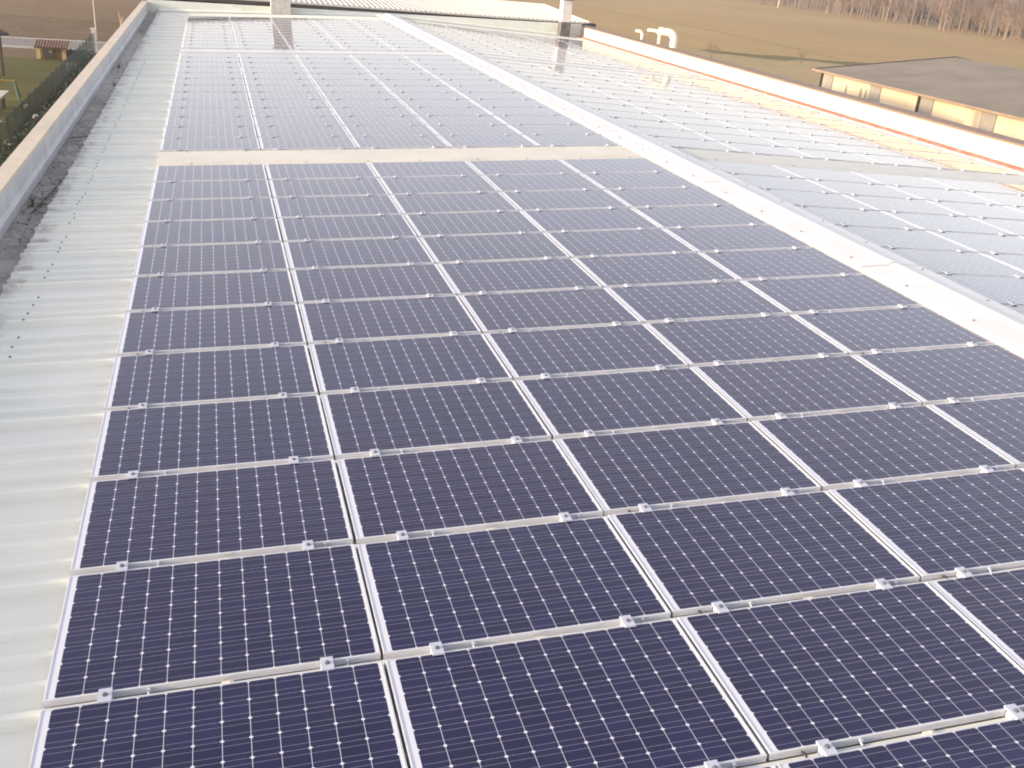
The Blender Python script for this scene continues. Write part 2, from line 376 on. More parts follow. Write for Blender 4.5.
# ------------------------------------------------------------------ warehouse
wh = thing('warehouse', 'long white warehouse whose low pitched metal roof carries all the solar panels', 'warehouse', (8.47, 18.8, GZ))
U_E, S_E = -1.23, 9.05                      # eaves
RIBS = (0.0, 0.22, 0.43, 0.64); RIB0, RIB = 0.054, 0.030
def rib_profile():
    """(v, h) polyline of the trapezoid sheet, four ribs to a sheet, a lap step on the first"""
    pr = [(V0, ROOF_H)]
    k0 = math.floor(V0 / PV) + 1
    v = k0 * PV
    while v < V1 - 0.3:
        for q, fr in enumerate(RIBS):
            c = v + fr * PV
            if q == 0:
                top = ROOF_H + RIB0
                pr += [(c - .046, ROOF_H), (c - .043, ROOF_H + .004), (c - .022, top - .003), (c - .018, top), (c + .016, top), (c + .018, top - .004), (c + .046, ROOF_H)]
            else:
                top = ROOF_H + RIB
                pr += [(c - .056, ROOF_H), (c - .046, ROOF_H + .002), (c - .024, top - .003), (c - .014, top), (c + .014, top), (c + .024, top - .003), (c + .046, ROOF_H + .002), (c + .056, ROOF_H)]
        v += PV
    pr.append((V1, ROOF_H)); return pr
PR = rib_profile()
def slope(fn, a, b, name='roof_slope'):
    m = MB(); n = len(PR); us = [a, b]
    vs = [fn(u, v, h) for u in us for v, h in PR]; fs = [(k, k + 1, n + k + 1, n + k) for k in range(n - 1)]
    m.add(vs, fs)
    # underside and closed edges give the sheet its thickness
    T = 0.06
    vs2 = [fn(u, v, ROOF_H - T) for u in us for v, h in PR]
    m.add(vs2, [(n + k, n + k + 1, k + 1, k) for k in range(n - 1)])
    e = MB()
    for i, u in enumerate(us):
        m.add([fn(u, v, h) for v, h in PR] + [fn(u, v, ROOF_H - T) for v, h in PR], [(k, n + k, n + k + 1, k + 1) if i == 0 else (k + 1, n + k + 1, n + k, k) for k in range(n - 1)])
    return m.build(name, 'roof', wh, fix=False)
roofL = slope(L, U_E, U_R - 0.004)
roofR = slope(R, 0.004, S_E)
# roof screws on the rib crests near the eave (those near enough to be seen)
smb = None
sc = 0
for j in range(3, 25):
    for q in range(4):
        v = j * PV + RIBS[q] * PV
        if sc >= 92 or (q == 0 and j % 2): continue
        p = L(-0.86 + random.uniform(-.02, .02), v, ROOF_H + (RIB0 if q == 0 else RIB))
        m = MB(); m.lathe([(0.013, 0.0), (0.013, 0.003), (0.009, 0.005), (0.008, 0.011), (0.004, 0.012)], p, 8)
        m.build('screw', 'screw', roofL); sc += 1

# cover sheets across the two gaps between the blocks of panels
STRIPS = ((13.10, 14.235), (28.43, 29.62))
for v0, v1 in STRIPS:
    for fn, a, b, mt in ((L, 0.0, 8.02, 'strip'), (R, 0.42, 8.50, 'strip_green')):
        m = MB()
        prof = [(v0, ROOF_H + .04), (v0, -.020), (v0 + .03, -.012), (v0 + .16, -.010), (v0 + .19, .004), (v0 + .22, -.008), (v1 - .20, -.006), (v1 - .04, -.010), (v1, -.020), (v1, ROOF_H + .04)]
        m.extrude(prof, lambda v, h: fn(a, v, h), lambda v, h: fn(b, v, h))
        st = m.build('cover_strip', mt if v0 < 20 else 'strip_far', wh)
        for u in np.arange(a + .5, b, 0.9 if mt == 'strip' else 1.5):
            for vv in ((v0 + .10, v1 - .12) if v0 < 20 else (v0 + .1,)):
                s = MB(); s.lathe([(0.014, 0), (0.014, .004), (0.008, .006), (0.008, .011)], fn(u + random.uniform(-.06, .06), vv, -.009), 8)
                s.build('screw', 'screw', st)
# ridge cap, laid in lapped lengths
rc = bpy.data.objects.new('ridge_cap', None)
def ridge_piece(v0, v1, lift, parent):
    m = MB(); d = lift
    pl = [(8.026, -.03 + d), (8.026, .030 + d), (8.055, .033 + d), (8.41, .043 + d), (8.435, .062 + d), (8.476, .068 + d)]
    top = [L(u, 0, h) for u, h in pl] + [R(s, 0, h) for s, h in ((.036, .062 + d), (.062, .043 + d), (.375, .034 + d), (.405, .030 + d), (.405, -.03 + d))]
    bot = [p - Vector((0, 0, .006)) for p in reversed(top[2:-2])]
    prof = [(p.x, p.z) for p in top + bot]
    m.extrude(prof, lambda x, z: (x, v0, z), lambda x, z: (x, v1, z))
    return m.build('ridge_cap', 'ridge', parent)
cuts = [V0, -2.0, 2.34, 6.70, 11.07, 15.43, 19.8, 24.1, 28.5, 32.9, 37.2, 41.6, V1]
pieces = []
for i in range(len(cuts) - 1):
    pieces.append(ridge_piece(cuts[i], cuts[i + 1] - 0.022, 0.0, wh))
for i, v in enumerate(np.arange(.55, 43, PV * .5)):
    k = max(a for a in range(len(pieces)) if cuts[a] <= v); d = 0.0
    left = i % 2 == 0
    pp = [(L, 8.14, .036 + d)] if left else [(R, .29, .037 + d)]
    for fn, u, h in pp:
        s = MB(); s.lathe([(0.016, -.002), (0.016, .003), (0.009, .005), (0.009, .012)], fn(u, v + random.uniform(-.05, .05), h), 8)
        s.build('screw', 'screw', pieces[k])

# left parapet, its coping and the gutter below it
XI, XO = -1.665, -1.865
m = MB(); m.box(XO + .02, XI - .004, V0, 44.9, GZ, .19)
m.build('wall', 'white_wall', wh)
m = MB()
m.extrude([(XI, -.42), (XI, .195), (XI + .006, .195), (XI + .006, -.085), (XI + .020, -.092), (XI + .020, -.112), (XI + .044, -.122), (XI + .044, -.140), (XI + .018, -.150), (XI + .03, -.42)],
          lambda x, z: (x, V0, z), lambda x, z: (x, V1, z))
pl_ = m.build('parapet_flashing', 'grey_flash', wh)
m = MB(); m.extrude([(XO, .15), (XO, .240), (XI + .014, .230), (XI + .014, .175), (XI + .0065, .175), (XI + .004, .20), (XO + .01, .20)], lambda x, z: (x, V0, z), lambda x, z: (x, 44.9, z))
m.build('coping', 'coping', wh)
m = MB(); m.extrude([(XI + .031, -.285), (-1.13, -.285), (-1.13, -.16), (-1.12, -.16), (-1.12, -.40), (XI + .031, -.40)], lambda x, z: (x, V0, z), lambda x, z: (x, V1, z))
m.build('gutter', 'gutter', wh)
# right side: gutter lip, red band, sunlit inner face, brown coping
m = MB(); m.extrude([(17.50, -.135), (17.50, -.05), (17.53, -.045), (17.535, -.135)], lambda x, z: (x, V0, z), lambda x, z: (x, V1, z))
m.build('gutter_lip', 'grey_flash', wh)
XR = 17.80
m = MB(); m.extrude([(17.50, -.14), (XR, -.14), (XR, -.20), (17.50, -.20)], lambda x, z: (x, V0, z), lambda x, z: (x, V1, z))
m.build('gutter', 'gutter', wh)
m = MB(); y = V0
prof = []
m.extrude([(XR - .16, -.135), (XR - .16, -.045), (XR - .10, -.022), (XR - .004, -.010), (XR - .004, -.135)], lambda x, z: (x, V0, z), lambda x, z: (x, V1, z))
m.build('edge_band', 'red', wh)
m = MB(); m.box(XR, 18.24, V0, 44.9, GZ, .425); m.build('wall', 'white_wall', wh)
m = MB(); m.extrude([(XR - .012, .400), (XR - .012, .452), (18.26, .465), (18.26, .38), (18.245, .38), (18.245, .43), (XR - .004, .43), (XR - .004, .400)], lambda x, z: (x, V0, z), lambda x, z: (x, 44.92, z))
m.build('coping', 'brown', wh)
# gable walls under the roof at both ends; the far one rises as a low parapet
m = MB()
m.hexa([(XI + .0, V1 + .003, GZ), (XR - .003, V1 + .003, GZ), (XR - .003, 44.88, GZ), (XI, 44.88, GZ), (XI, V1 + .003, .27), (XR - .003, V1 + .003, .475), (XR - .003, 44.88, .475), (XI, 44.88, .27)])
m.build('wall', 'pale_green', wh)
m = MB()
m.extrude([(-.03, 0), (-.03, .035), (.16, .045), (.16, 0), (.15, 0), (.15, .02), (-.02, .02), (-.02, 0)],
          lambda d, z: (XI + .015, V1 + .05 + d - .02, .262 + z), lambda d, z: (XR - .02, V1 + .05 + d - .02, .467 + z))
m.build('coping', 'pale_green', wh)
m = MB(); m.add([(XI, V0 - .02, GZ), (XR, V0 - .02, GZ), (XR, V0 - .02, -.15), (8.47, V0 - .02, .22), (XI, V0 - .02, -.22), (XI, V0 + .18, GZ), (XR, V0 + .18, GZ), (XR, V0 + .18, -.15), (8.47, V0 + .18, .22), (XI, V0 + .18, -.22)],
      [(0, 1, 2, 3, 4), (9, 8, 7, 6, 5), (0, 5, 6, 1), (1, 6, 7, 2), (2, 7, 8, 3), (3, 8, 9, 4), (4, 9, 5, 0)])
m.build('wall', 'white_wall', wh)
# base flashing in front of the far wall
for fn, a, b in ((L, -1.2, 8.03), (R, .41, 9.0)):
    m = MB(); m.extrude([(44.20, -.045), (44.20, -.035), (44.50, -.020), (44.585, .06), (44.595, .06), (44.595, -.045)], lambda v, h: fn(a, v, h), lambda v, h: fn(b, v, h))
    m.build('wall_flashing', 'pale_green', wh)
# chimneys in front of the far wall
def chimney(x0, x1, y0, y1, zb, zs, zt, mat, soot):
    m = MB(); m.box(x0, x1, y0, y1, zs, zt)
    ch = m.build('chimney', mat, wh)
    m = MB(); m.box(x0 - .012, x1 + .012, y0 - .012, y1 + .012, zb, zs)
    m.build('base_collar', soot, ch)
    m = MB(); m.box(x0 - .05, x1 + .05, y0 - .05, y1 + .05, zt, zt + .07); m.build('cap', 'soot', ch)
    return ch
chimney(3.40, 4.22, 44.02, 44.60, -.15, .33, 1.62, 'concrete', 'concrete')
chimney(16.60, 17.04, 44.16, 44.60, -.25, .60, 1.55, 'concrete_light', 'soot')
# three vent pipes with bent ends behind the right parapet
def vent_pipe(y, ztop, r, arm, zb, bell):
    x = 18.62; d = Vector((-.83, .55, .0)).normalized()
    pts = [Vector((x, y, zb)), Vector((x, y, ztop - arm * .45))]; rr = arm * .42
    for k in range(1, 7):
        t = k / 6 * math.pi / 2
        pts.append(Vector((x, y, ztop - arm * .45)) + Vector((0, 0, rr * math.sin(t))) + d * rr * (1 - math.cos(t)))
    pts.append(pts[-1] + d * arm * .6)
    m = MB(); m.tube(pts, r, 14)
    vp = m.build('vent_pipe', 'cream_pipe', wh, smooth=False)
    e = pts[-1]
    if bell:
        m = MB(); m.tube([e - d * arm * .22, e + d * .02], r * 1.14, 14); m.build('socket', 'cream_pipe', vp)
    m = MB(); m.box(18.245, x - r * .6, y - .03, y + .03, .05, .09); m.build('bracket', 'grey_flash', vp)
vent_pipe(35.9, .98, .145, .62, -1.5, True)
vent_pipe(37.35, .92, .062, .52, -1.5, False)
vent_pipe(39.2, .74, .055, .30, -1.5, False)

# ------------------------------------------------------------------ solar panels
def metre_uv(me):
    q = .0105; c = ((q, q), (PW - q, q), (PW - q, PD - q), (q, PD - q))
    uv = me.uv_layers.new(name='metres')
    for p in me.polygons:
        for k, li in enumerate(p.loop_indices): uv.data[li].uv = c[k]
def panel_meshes():
    out = {}
    m = MB(); lip = .011; z1 = PH; zg = PH - .0025; c = .0018
    def ring(i, z): return [(i, i, z), (PW - i, i, z), (PW - i, PD - i, z), (i, PD - i, z)]
    loops = [ring(0.0, 0.0), ring(0.0, z1 - c), ring(c, z1), ring(lip - .001, z1), ring(lip, zg - .002), ring(.028, zg - .004)]
    vs = [p for r in loops for p in r]; fs = []
    for i in range(len(loops) - 1):
        for k in range(4): fs.append((i * 4 + k, i * 4 + (k + 1) % 4, (i + 1) * 4 + (k + 1) % 4, (i + 1) * 4 + k))
    m.add(vs, fs)
    # thin ledge along the near long side of the frame
    m.box(.004, PW - .004, -.006, -.0005, .012, .016)
    out['frame'] = m.mesh('frame', 'alu')
    m = MB(); q = lip - .0005; m.quad((q, q, zg), (PW - q, q, zg), (PW - q, PD - q, zg), (q, PD - q, zg))
    out['cells'] = m.mesh('cell_glass', 'cells', fix=False); metre_uv(out['cells'])
    m = MB(); w = .031; gy = PV - PD
    m.box(-w, w, -gy - .019, .019, z1 + .0005, z1 + .0095); m.box(-w, w, -gy + .006, -.006, .004, z1 + .0005)
    out['clamp'] = m.mesh('clamp', 'clamp')
    m = MB(); m.lathe([(.0135, 0), (.0135, .003), (.0095, .0035), (.0095, .011), (.006, .0125)], (0, -gy / 2, z1 + .0095), 6)
    out['bolt'] = m.mesh('bolt', 'steel_dark')
    m = MB(); m.box(-.030, .030, -gy + .012, -.016, .008, .022); m.lathe([(.007, 0), (.007, .006)], (0.008, -gy / 2, .022), 8)
    out['block'] = m.mesh('mounting_block', 'beige_block')
    m = MB(); m.tube([(0, -.030, .014), (0, -.012, .026), (0, .002, .036)], .006, 6); m.box(-.008, .008, -.018, -.004, .030, .040)
    out['clip'] = m.mesh('earth_clip', 'clamp')
    m = MB(); m.tube([(0, -.050, .012), (0, -.042, .030), (0, -.018, .034), (0, -.002, .022)], .006, 6)
    out['cable'] = m.mesh('cable', 'cable')
    return out
PM = panel_meshes()
CX = (.272, 1.318)
def child(name, me, parent, loc=(0, 0, 0)):
    o = bpy.data.objects.new(name, me); COL.objects.link(o); o.parent = parent; o.location = loc; return o
ORD = ['', 'first', 'second', 'third', 'fourth', 'fifth', 'sixth', 'seventh', 'eighth', 'ninth', 'tenth', 'eleventh', 'twelfth', 'thirteenth', 'fourteenth', 'fifteenth']
COLN_L = ['leftmost column', 'second column', 'middle column', 'fourth column', 'column beside the ridge']
COLN_R = ['column beside the ridge', 'second column past ridge', 'middle column', 'fourth column past ridge', 'column beside the parapet']
spots = []
for side in 'LR':
    for blk, v0, n in ((1, -1 * PV, 13), (2, 14.255, 13), (3, 29.65, 11)):
        for r in range(n):
            for k in range(5):
                v = v0 + r * PV + (PV - PD) / 2
                fn = L if side == 'L' else R
                u = k * PU + (PU - PW) / 2 + (0 if side == 'L' else .385)
                cs = [project(fn(u + a * PW, v + b * PD, 0)) for a in (0, 1) for b in (0, 1)]
                if any(c is None for c in cs): continue
                xs = [c[0] for c in cs]; ys = [c[1] for c in cs]
                if max(xs) < 0 or min(xs) > W or max(ys) < 0 or min(ys) > H: continue
                qd = [cs[0], cs[2], cs[3], cs[1]]
                area = abs(sum(qd[i][0] * qd[(i + 1) % 4][1] - qd[(i + 1) % 4][0] * qd[i][1] for i in range(4))) / 2
                area *= (min(max(xs), W) - max(min(xs), 0)) / (max(xs) - min(xs)) * (min(max(ys), H) - max(min(ys), 0)) / (max(ys) - min(ys))
                cen = (sum(xs) / 4, sum(ys) / 4)
                spots.append((area, side, blk, r, k, u, v, n))
spots.sort(key=lambda t: -t[0] - (1000 if t[2] == 1 else 0))
near = spots[:300]; rest = spots[300:]
rng = random.Random(3)
for area, side, blk, r, k, u, v, n in near:
    fn = L if side == 'L' else R
    slope_w = 'left slope' if side == 'L' else 'right slope'
    cn = (COLN_L if side == 'L' else COLN_R)[k]
    if blk == 1: where = '%s row before the near cover strip' % ORD[n - r]
    elif blk == 2: where = '%s row beyond the near cover strip' % ORD[r + 1]
    else: where = '%s row beyond the far cover strip' % ORD[r + 1]
    lab = '%s solar panel, %s, %s, %s' % ('blue' if blk == 1 else 'pale', slope_w, cn, where)
    t = thing('solar_panel', lab, 'solar panel', fn(u + rng.gauss(0, .0018), v + rng.gauss(0, .0022), -PH), 'solar panels on the warehouse roof')
    t.rotation_euler = (math.radians(rng.gauss(0, .05)), (-A if side == 'L' else A) + math.radians(rng.gauss(0, .05)), 0)
    child('frame', PM['frame'], t); child('cell_glass', PM['cells'], t)
    for cx in CX:
        cl = child('clamp', PM['clamp'], t, (cx + rng.uniform(-.006, .006), 0, 0)); child('bolt', PM['bolt'], cl)
    if v < 12:
        child('mounting_block', PM['block'], t, (.835, 0, 0)); child('earth_clip', PM['clip'], t, (.47, 0, 0)); child('earth_clip', PM['clip'], t, (1.42, 0, 0))
        if rng.random() < .35: child('cable', PM['cable'], t, (.155 + rng.uniform(-.02, .02), 0, 0))
if rest:
    bmf = MB(); bmc = MB()
    root = thing('solar_panel_array', 'small far solar panels in the last rows of the right slope before the far wall', 'solar panels', R(4, 40, -PH))
    root['kind'] = 'stuff'
    fv = [v.co.copy() for v in PM['frame'].vertices]; ff = [tuple(p.vertices) for p in PM['frame'].polygons]
    cv_ = [v.co.copy() for v in PM['clamp'].vertices]; cf = [tuple(p.vertices) for p in PM['clamp'].polygons]
    gv = [v.co.copy() for v in PM['cells'].vertices]
    for area, side, blk, r, k, u, v, n in rest:
        fn = L if side == 'L' else R
        bmf.add([fn(u + p.x, v + p.y, p.z - PH) for p in fv], ff)
        for cx in CX: bmf.add([fn(u + p.x + cx, v + p.y, p.z - PH) for p in cv_], cf)
        bmc.add([fn(u + p.x, v + p.y, p.z - PH) for p in gv], [(0, 1, 2, 3)])
    bmf.build('frame', 'alu', root)
    go = bmc.build('cell_glass', 'cells', root, fix=False); metre_uv(go.data)

# ------------------------------------------------------------------ litter and weeds in the left gutter
m = MB(); rg = random.Random(11)
for i in range(2600):
    y = rg.uniform(8, 43); dens = .5 + .5 * math.sin(y * .9) * math.sin(y * .37 + 1)
    if rg.random() > dens: continue
    x = rg.uniform(-1.62, -1.16); s = rg.uniform(.010, .032); a = rg.uniform(0, 6.28); z = -.283 + rg.uniform(0, .012) * dens
    e1 = Vector((math.cos(a), math.sin(a), rg.uniform(-.3, .3))) * s; e2 = Vector((-math.sin(a), math.cos(a), rg.uniform(-.3, .3))) * s * .6
    p = Vector((x, y, z + .006)); m.quad(p - e1, p - e2, p + e1, p + e2)
tag(m.build('leaf_litter', 'debris', loc=(-1.4, 25, -.285), fix=False), 'dark leaf litter and moss lying in the left gutter', 'leaf litter', kind='stuff')
def weed(x, y, hgt, lab):
    m = MB(); rg = random.Random(int(y * 100))
    for k in range(9):
        a = rg.uniform(0, 6.28); t = hgt * rg.uniform(.5, 1); b = Vector((x + rg.uniform(-.02, .02), y + rg.uniform(-.02, .02), -.285)); tip = b + Vector((math.cos(a) * t * .35, math.sin(a) * t * .35, t))
        mid = (b + tip) / 2 + Vector((0, 0, t * .1)); m.tube([b, mid, tip], [.005, .004, .001], 4)
        for q in range(3):
            c = b.lerp(tip, .4 + .25 * q); n = Vector((rg.uniform(-1, 1), rg.uniform(-1, 1), .4)) * .03; w = Vector((-n.y, n.x, 0)) * .4
            m.quad(c, c + n * .5 + w, c + n, c + n * .5 - w)
    tag(m.build('weed', 'weed', loc=(x, y, -.285), fix=False), lab, 'weed', 'weeds growing in the left gutter')
weed(-1.52, 11.6, .22, 'tallest thin weed standing in the nearest part of the left gutter')
weed(-1.50, 26.5, .26, 'dry weed in the left gutter, on its paler far stretch')
weed(-1.36, 23.2, .14, 'low weed at the roof edge where the dark gutter dirt ends')
def twig(p, q, lab):
    m = MB(); p = Vector(p); q = Vector(q); mid = (p + q) / 2 + Vector((.03, .02, .02))
    m.tube([p, mid, q], [.008, .007, .003], 5); m.tube([mid, mid + (q - p) * .2 + Vector((.08, 0, .02))], [.004, .002], 4)
    tag(m.build('twig', 'twig', loc=p), lab, 'twig', 'twigs fallen in the left gutter')
twig((-1.48, 11.2, -.27), (-1.30, 13.6, -.26), 'long dead twig lying lengthwise in the near dark gutter dirt')
twig((-1.60, 16.5, -.27), (-1.18, 16.6, -.26), 'dead twig lying across the gutter beside the dark stain')

# ------------------------------------------------------------------ neighbouring hall beyond the far wall
fb = thing('neighbouring_hall', 'hall with ribbed white roof and dark eave beyond the far roof wall', 'building', (8, 52, GZ))
Y0, Y1 = 45.35, 53.1
def fz(y): return .555 + (y - Y0) / (Y1 - Y0) * .33
m = MB(); m.box(-1.6, 17.9, 45.9, 60, GZ, .50); m.build('wall', 'dark_fascia_and_shade', fb)  # wall coloured near-black as the shade in the gap below the eave
def corr(y0, y1, z0, z1):
    m = MB(); pr = []; x = -2.0
    while x < 18.35:
        pr += [(x, 0), (x + .10, 0), (x + .135, .045), (x + .195, .045), (x + .23, 0)]; x += .235
    pr.append((18.4, 0)); n = len(pr)
    vs = [(x, y0, z0 + h) for x, h in pr] + [(x, y1, z1 + h) for x, h in pr]
    m.add(vs, [(k, k + 1, n + k + 1, n + k) for k in range(n - 1)])
    vs = [(x, y0, z0 - .05) for x, h in pr] + [(x, y1, z1 - .05) for x, h in pr]
    m.add(vs, [(n + k, n + k + 1, k + 1, k) for k in range(n - 1)])
    m.add([(x, y0, z0 + h) for x, h in pr] + [(x, y0, z0 - .05) for x, h in pr], [(k, n + k, n + k + 1, k + 1) for k in range(n - 1)])
    return m.build('roof', 'white_corr', fb, fix=False)
corr(Y0, Y1, fz(Y0), fz(Y1)); corr(Y1 + .02, 60.8, fz(Y1) - .005, fz(Y0))
m = MB(); m.hexa([(18.40, Y0, fz(Y0) - .06), (18.46, Y0, fz(Y0) - .06), (18.46, Y1, fz(Y1) - .06), (18.40, Y1, fz(Y1) - .06), (18.40, Y0, fz(Y0) + .06), (18.46, Y0, fz(Y0) + .06), (18.46, Y1, fz(Y1) + .06), (18.40, Y1, fz(Y1) + .06)])
m.build('verge_trim', 'grey_flash', fb)
m = MB(); m.box(-2.0, 18.5, Y0 + .03, Y0 + .12, fz(Y0) - .20, fz(Y0) - .053); m.build('fascia', 'dark_fascia_and_shade', fb)  # fascia, its dark colour also carrying the eave's shade
m = MB(); m.box(18.2, 18.75, Y0 - .02, Y0 + .35, fz(Y0) - .17, fz(Y0) - .01); m.build('gutter_end', 'dark_fascia_and_shade', fb)

# ------------------------------------------------------------------ outbuilding on the right
ob = thing('outbuilding', 'low cream outbuilding with dark grey felt roof and grey pillars behind the right parapet', 'outbuilding', (55, 45, GZ))
XW, YE, ZE, XRG, ZR = 43.5, 64.3, -2.62, 54.8, -1.16
m = MB(); m.box(XW, 2 * XRG - XW, 20, 64.0, GZ, ZE - .05); m.build('wall', 'out_wall', ob)
m = MB(); sl_ = (ZR - ZE) / (XRG - 42.9)
XF = 2 * XRG - 42.9
for y0, y1 in ((19.5, YE),):
    m.extrude([(42.9, ZE), (XRG, ZR), (XF, ZE), (XF, ZE - .12), (XRG, ZR - .12), (42.9, ZE - .12)], lambda x, z: (x, y0, z), lambda x, z: (x, y1, z))
m.build('roof', 'out_roof', ob)
m = MB(); m.box(42.78, 42.897, 19.5, YE + .05, ZE - .10, ZE + .05); m.build('fascia', 'fascia_brown', ob)
m = MB(); m.extrude([(42.9, ZE - .16), (42.9, ZE + .06), (XRG, ZR + .06), (XF, ZE + .06), (XF, ZE - .16), (XRG, ZR - .16)], lambda x, z: (x, YE + .003, z), lambda x, z: (x, YE + .07, z))
m.build('fascia', 'dark_fascia_and_shade', ob)
for y in (63.1, 57.3, 51.8, 46.2, 40.6, 35.0, 29.4):
    m = MB(); m.box(XW - .06, XW - .003, y - .62, y + .62, GZ, ZE - .13); pi = m.build('pillar', 'pillar_grey', ob)
    if y in (63.1, 51.8, 40.6):
        m = MB(); m.tube([(XW - .12, y + .75, GZ), (XW - .12, y + .75, ZE - .14)], .085, 10); m.build('downpipe', 'downpipe_brown', ob)
for y in (60.7, 58.9, 58.3):
    m = MB(); m.box(XW - .03, XW - .002, y - .12, y + .12, -4.2, -3.2); m.build('vent_grille', 'pillar_grey', ob)

# ------------------------------------------------------------------ garden on the left
# fence
fe = thing('mesh_fence', 'long dark green mesh fence with posts along the lawn beside the warehouse', 'fence', (-7.35, 50, GZ))
y = 22.0
while y < 79.5:
    m = MB(); m.box(-7.38, -7.32, y - .03, y + .03, GZ, -4.42); m.build('post', 'fence_post', fe); y += 1.95
m = MB(); m.box(-7.316, -7.306, 22, 79.9, GZ + .02, -4.52); m.build('mesh', 'screen', fe)
for z in (-4.50, -5.2):
    m = MB(); m.tube([(-7.30, 22, z), (-7.30, 79.9, z)], .012, 6); m.build('rail', 'fence_post', fe)
m = MB(); m.box(-7.52, -7.22, 79.95, 80.25, GZ, -4.30); m.box(-7.56, -7.18, 79.91, 80.29, -4.30, -4.22)
ep = m.build('end_post', 'concrete_light', fe)
# hut
hu = thing('meter_hut', 'small hut with red tiled roof and two yellow pillars on the lawn edge', 'hut', (-9.7, 75.7, GZ))
for x in (-10.52, -8.90):
    m = MB(); m.box(x - .13, x + .13, 75.15, 75.55, GZ, -5.22); m.build('pillar', 'hut_yellow', hu)
m = MB(); m.box(-10.62, -8.80, 75.9, 76.2, GZ, -5.12); m.build('back_wall', 'hut_back', hu)
m = MB(); m.box(-10.36, -9.62, 75.72, 75.895, GZ + .1, -5.30); dr = m.build('meter_cabinet', 'hut_door', hu)
for x in (-10.34, -9.98):
    m = MB(); m.box(x, x + .33, 75.705, 75.718, GZ + .14, -5.34); m.build('cabinet_door', 'hut_door', dr)
m = MB(); m.box(-9.93, -9.72, 75.69, 75.703, -5.60, -5.45); m.build('meter_window', 'pale_slab', dr)
m = MB()
y0, y1, z0, z1 = 74.95, 76.35, -5.24, -4.90
m.hexa([(-10.78, y0, z0), (-8.64, y0, z0), (-8.64, y1, z1), (-10.78, y1, z1), (-10.78, y0, z0 + .05), (-8.64, y0, z0 + .05), (-8.64, y1, z1 + .05), (-10.78, y1, z1 + .05)])
x = -10.70
while x < -8.66:
    m.tube([(x, y0 - .03, z0 + .05), (x, y1, z1 + .05)], .075, 8); x += .18
m.build('tiled_roof', 'tile', hu)
# gazebo
gz = thing('gazebo', 'dark brown timber gazebo at the left edge of the lawn', 'gazebo', (-13.2, 66, GZ))
cxx, cyy, rr = -13.25, 65.9, 2.55
m = MB(); cs = [(cxx + rr * math.cos(a), cyy + rr * math.sin(a)) for a in (0, math.pi / 2, math.pi, 1.5 * math.pi)]
m.add([(x, y, -3.62) for x, y in cs] + [(x, y, -3.50) for x, y in cs] + [(cxx, cyy, -2.4)], [(3, 2, 1, 0), (0, 1, 5, 4), (1, 2, 6, 5), (2, 3, 7, 6), (3, 0, 4, 7), (4, 5, 8), (5, 6, 8), (6, 7, 8), (7, 4, 8)])
m.build('roof', 'dark_wood', gz)
for a in (.12, math.pi / 2, math.pi, 1.5 * math.pi):
    m = MB(); x, y = cxx + (rr - .55) * math.cos(a), cyy + (rr - .55) * math.sin(a); m.box(x - .06, x + .06, y - .06, y + .06, GZ, -3.622); m.build('post', 'dark_wood', gz)
# goal frame, slab table, bench, plank, lamps
gl_ = thing('garden_goal', 'small garden goal of green legs under a yellow crossbar on the lawn', 'goal', (-10.2, 57, GZ))
for x, s in ((-9.12, 1), (-11.5, -1)):
    m = MB(); m.tube([(x - .08 * s, 57.1, -5.02), (x + .08 * s, 56.9, GZ)], .045, 8); m.build('leg', 'green_metal', gl_)
    m = MB(); m.tube([(x - .08 * s, 57.1, -5.02), (x - .02 * s, 58.1, GZ)], .04, 8); m.build('leg', 'green_metal', gl_)
m = MB(); m.tube([(-11.45, 57.1, -5.0), (-9.18, 57.1, -5.0)], .04, 8); m.build('crossbar', 'yellow_paint', gl_)
tb = thing('stone_table', 'pale stone topped garden table on the lawn at the left edge', 'table', (-9.9, 53.6, GZ))
m = MB(); m.box(-10.8, -9.02, 52.3, 54.3, -5.20, -5.10); m.build('tabletop', 'pale_slab', tb)
for x in (-10.5, -9.3):
    for y in (52.6, 54.0):
        m = MB(); m.box(x - .08, x + .08, y - .08, y + .08, GZ, -5.202); m.build('leg', 'dark_wood', tb)
bn = thing('bench', 'small white garden bench by the hedge near the tiled hut', 'bench', (-7.85, 69.9, GZ))
m = MB(); m.box(-8.2, -7.5, 69.7, 70.05, -5.60, -5.54); m.build('seat', 'pale_slab', bn)
for x in (-8.1, -7.6):
    m = MB(); m.box(x - .03, x + .03, 69.75, 70.0, GZ, -5.602); m.build('leg', 'pale_slab', bn)
def globe(x, y, z, r, lab):
    t = thing('garden_lamp', lab, 'garden lamp', (x, y, GZ), 'globe lamps along the planting strip')
    m = MB(); m.tube([(x, y, GZ), (x, y, z - r)], .03, 8); m.build('pole', 'fence_post', t)
    m = MB(); m.lathe([(r * math.sin(a) + .001, -r * math.cos(a)) for a in np.linspace(0.05, math.pi - .05, 9)], (x, y, z), 14); m.build('globe', 'white_globe', t, smooth=True)
globe(-6.9, 47.7, -5.25, .14, 'white globe lamp on short post beyond the beige parapet')
globe(-6.95, 40.9, -5.2, .07, 'small white globe lamp nearest along the dark planting strip')
for x0, y0, x1, y1, lab in ((-9.2, 50.2, -8.6, 50.3, 'pale plank lying flat on the dark grass near the stone table'), (-8.55, 54.4, -8.35, 55.6, 'short pale board lying at the foot of the garden goal')):
    m = MB(); m.box(min(x0, x1), max(x0, x1), y0, y1, GZ + .03, GZ + .08); tag(m.build('plank', 'pale_slab', loc=(x0, y0, GZ + .03)), lab, 'plank')
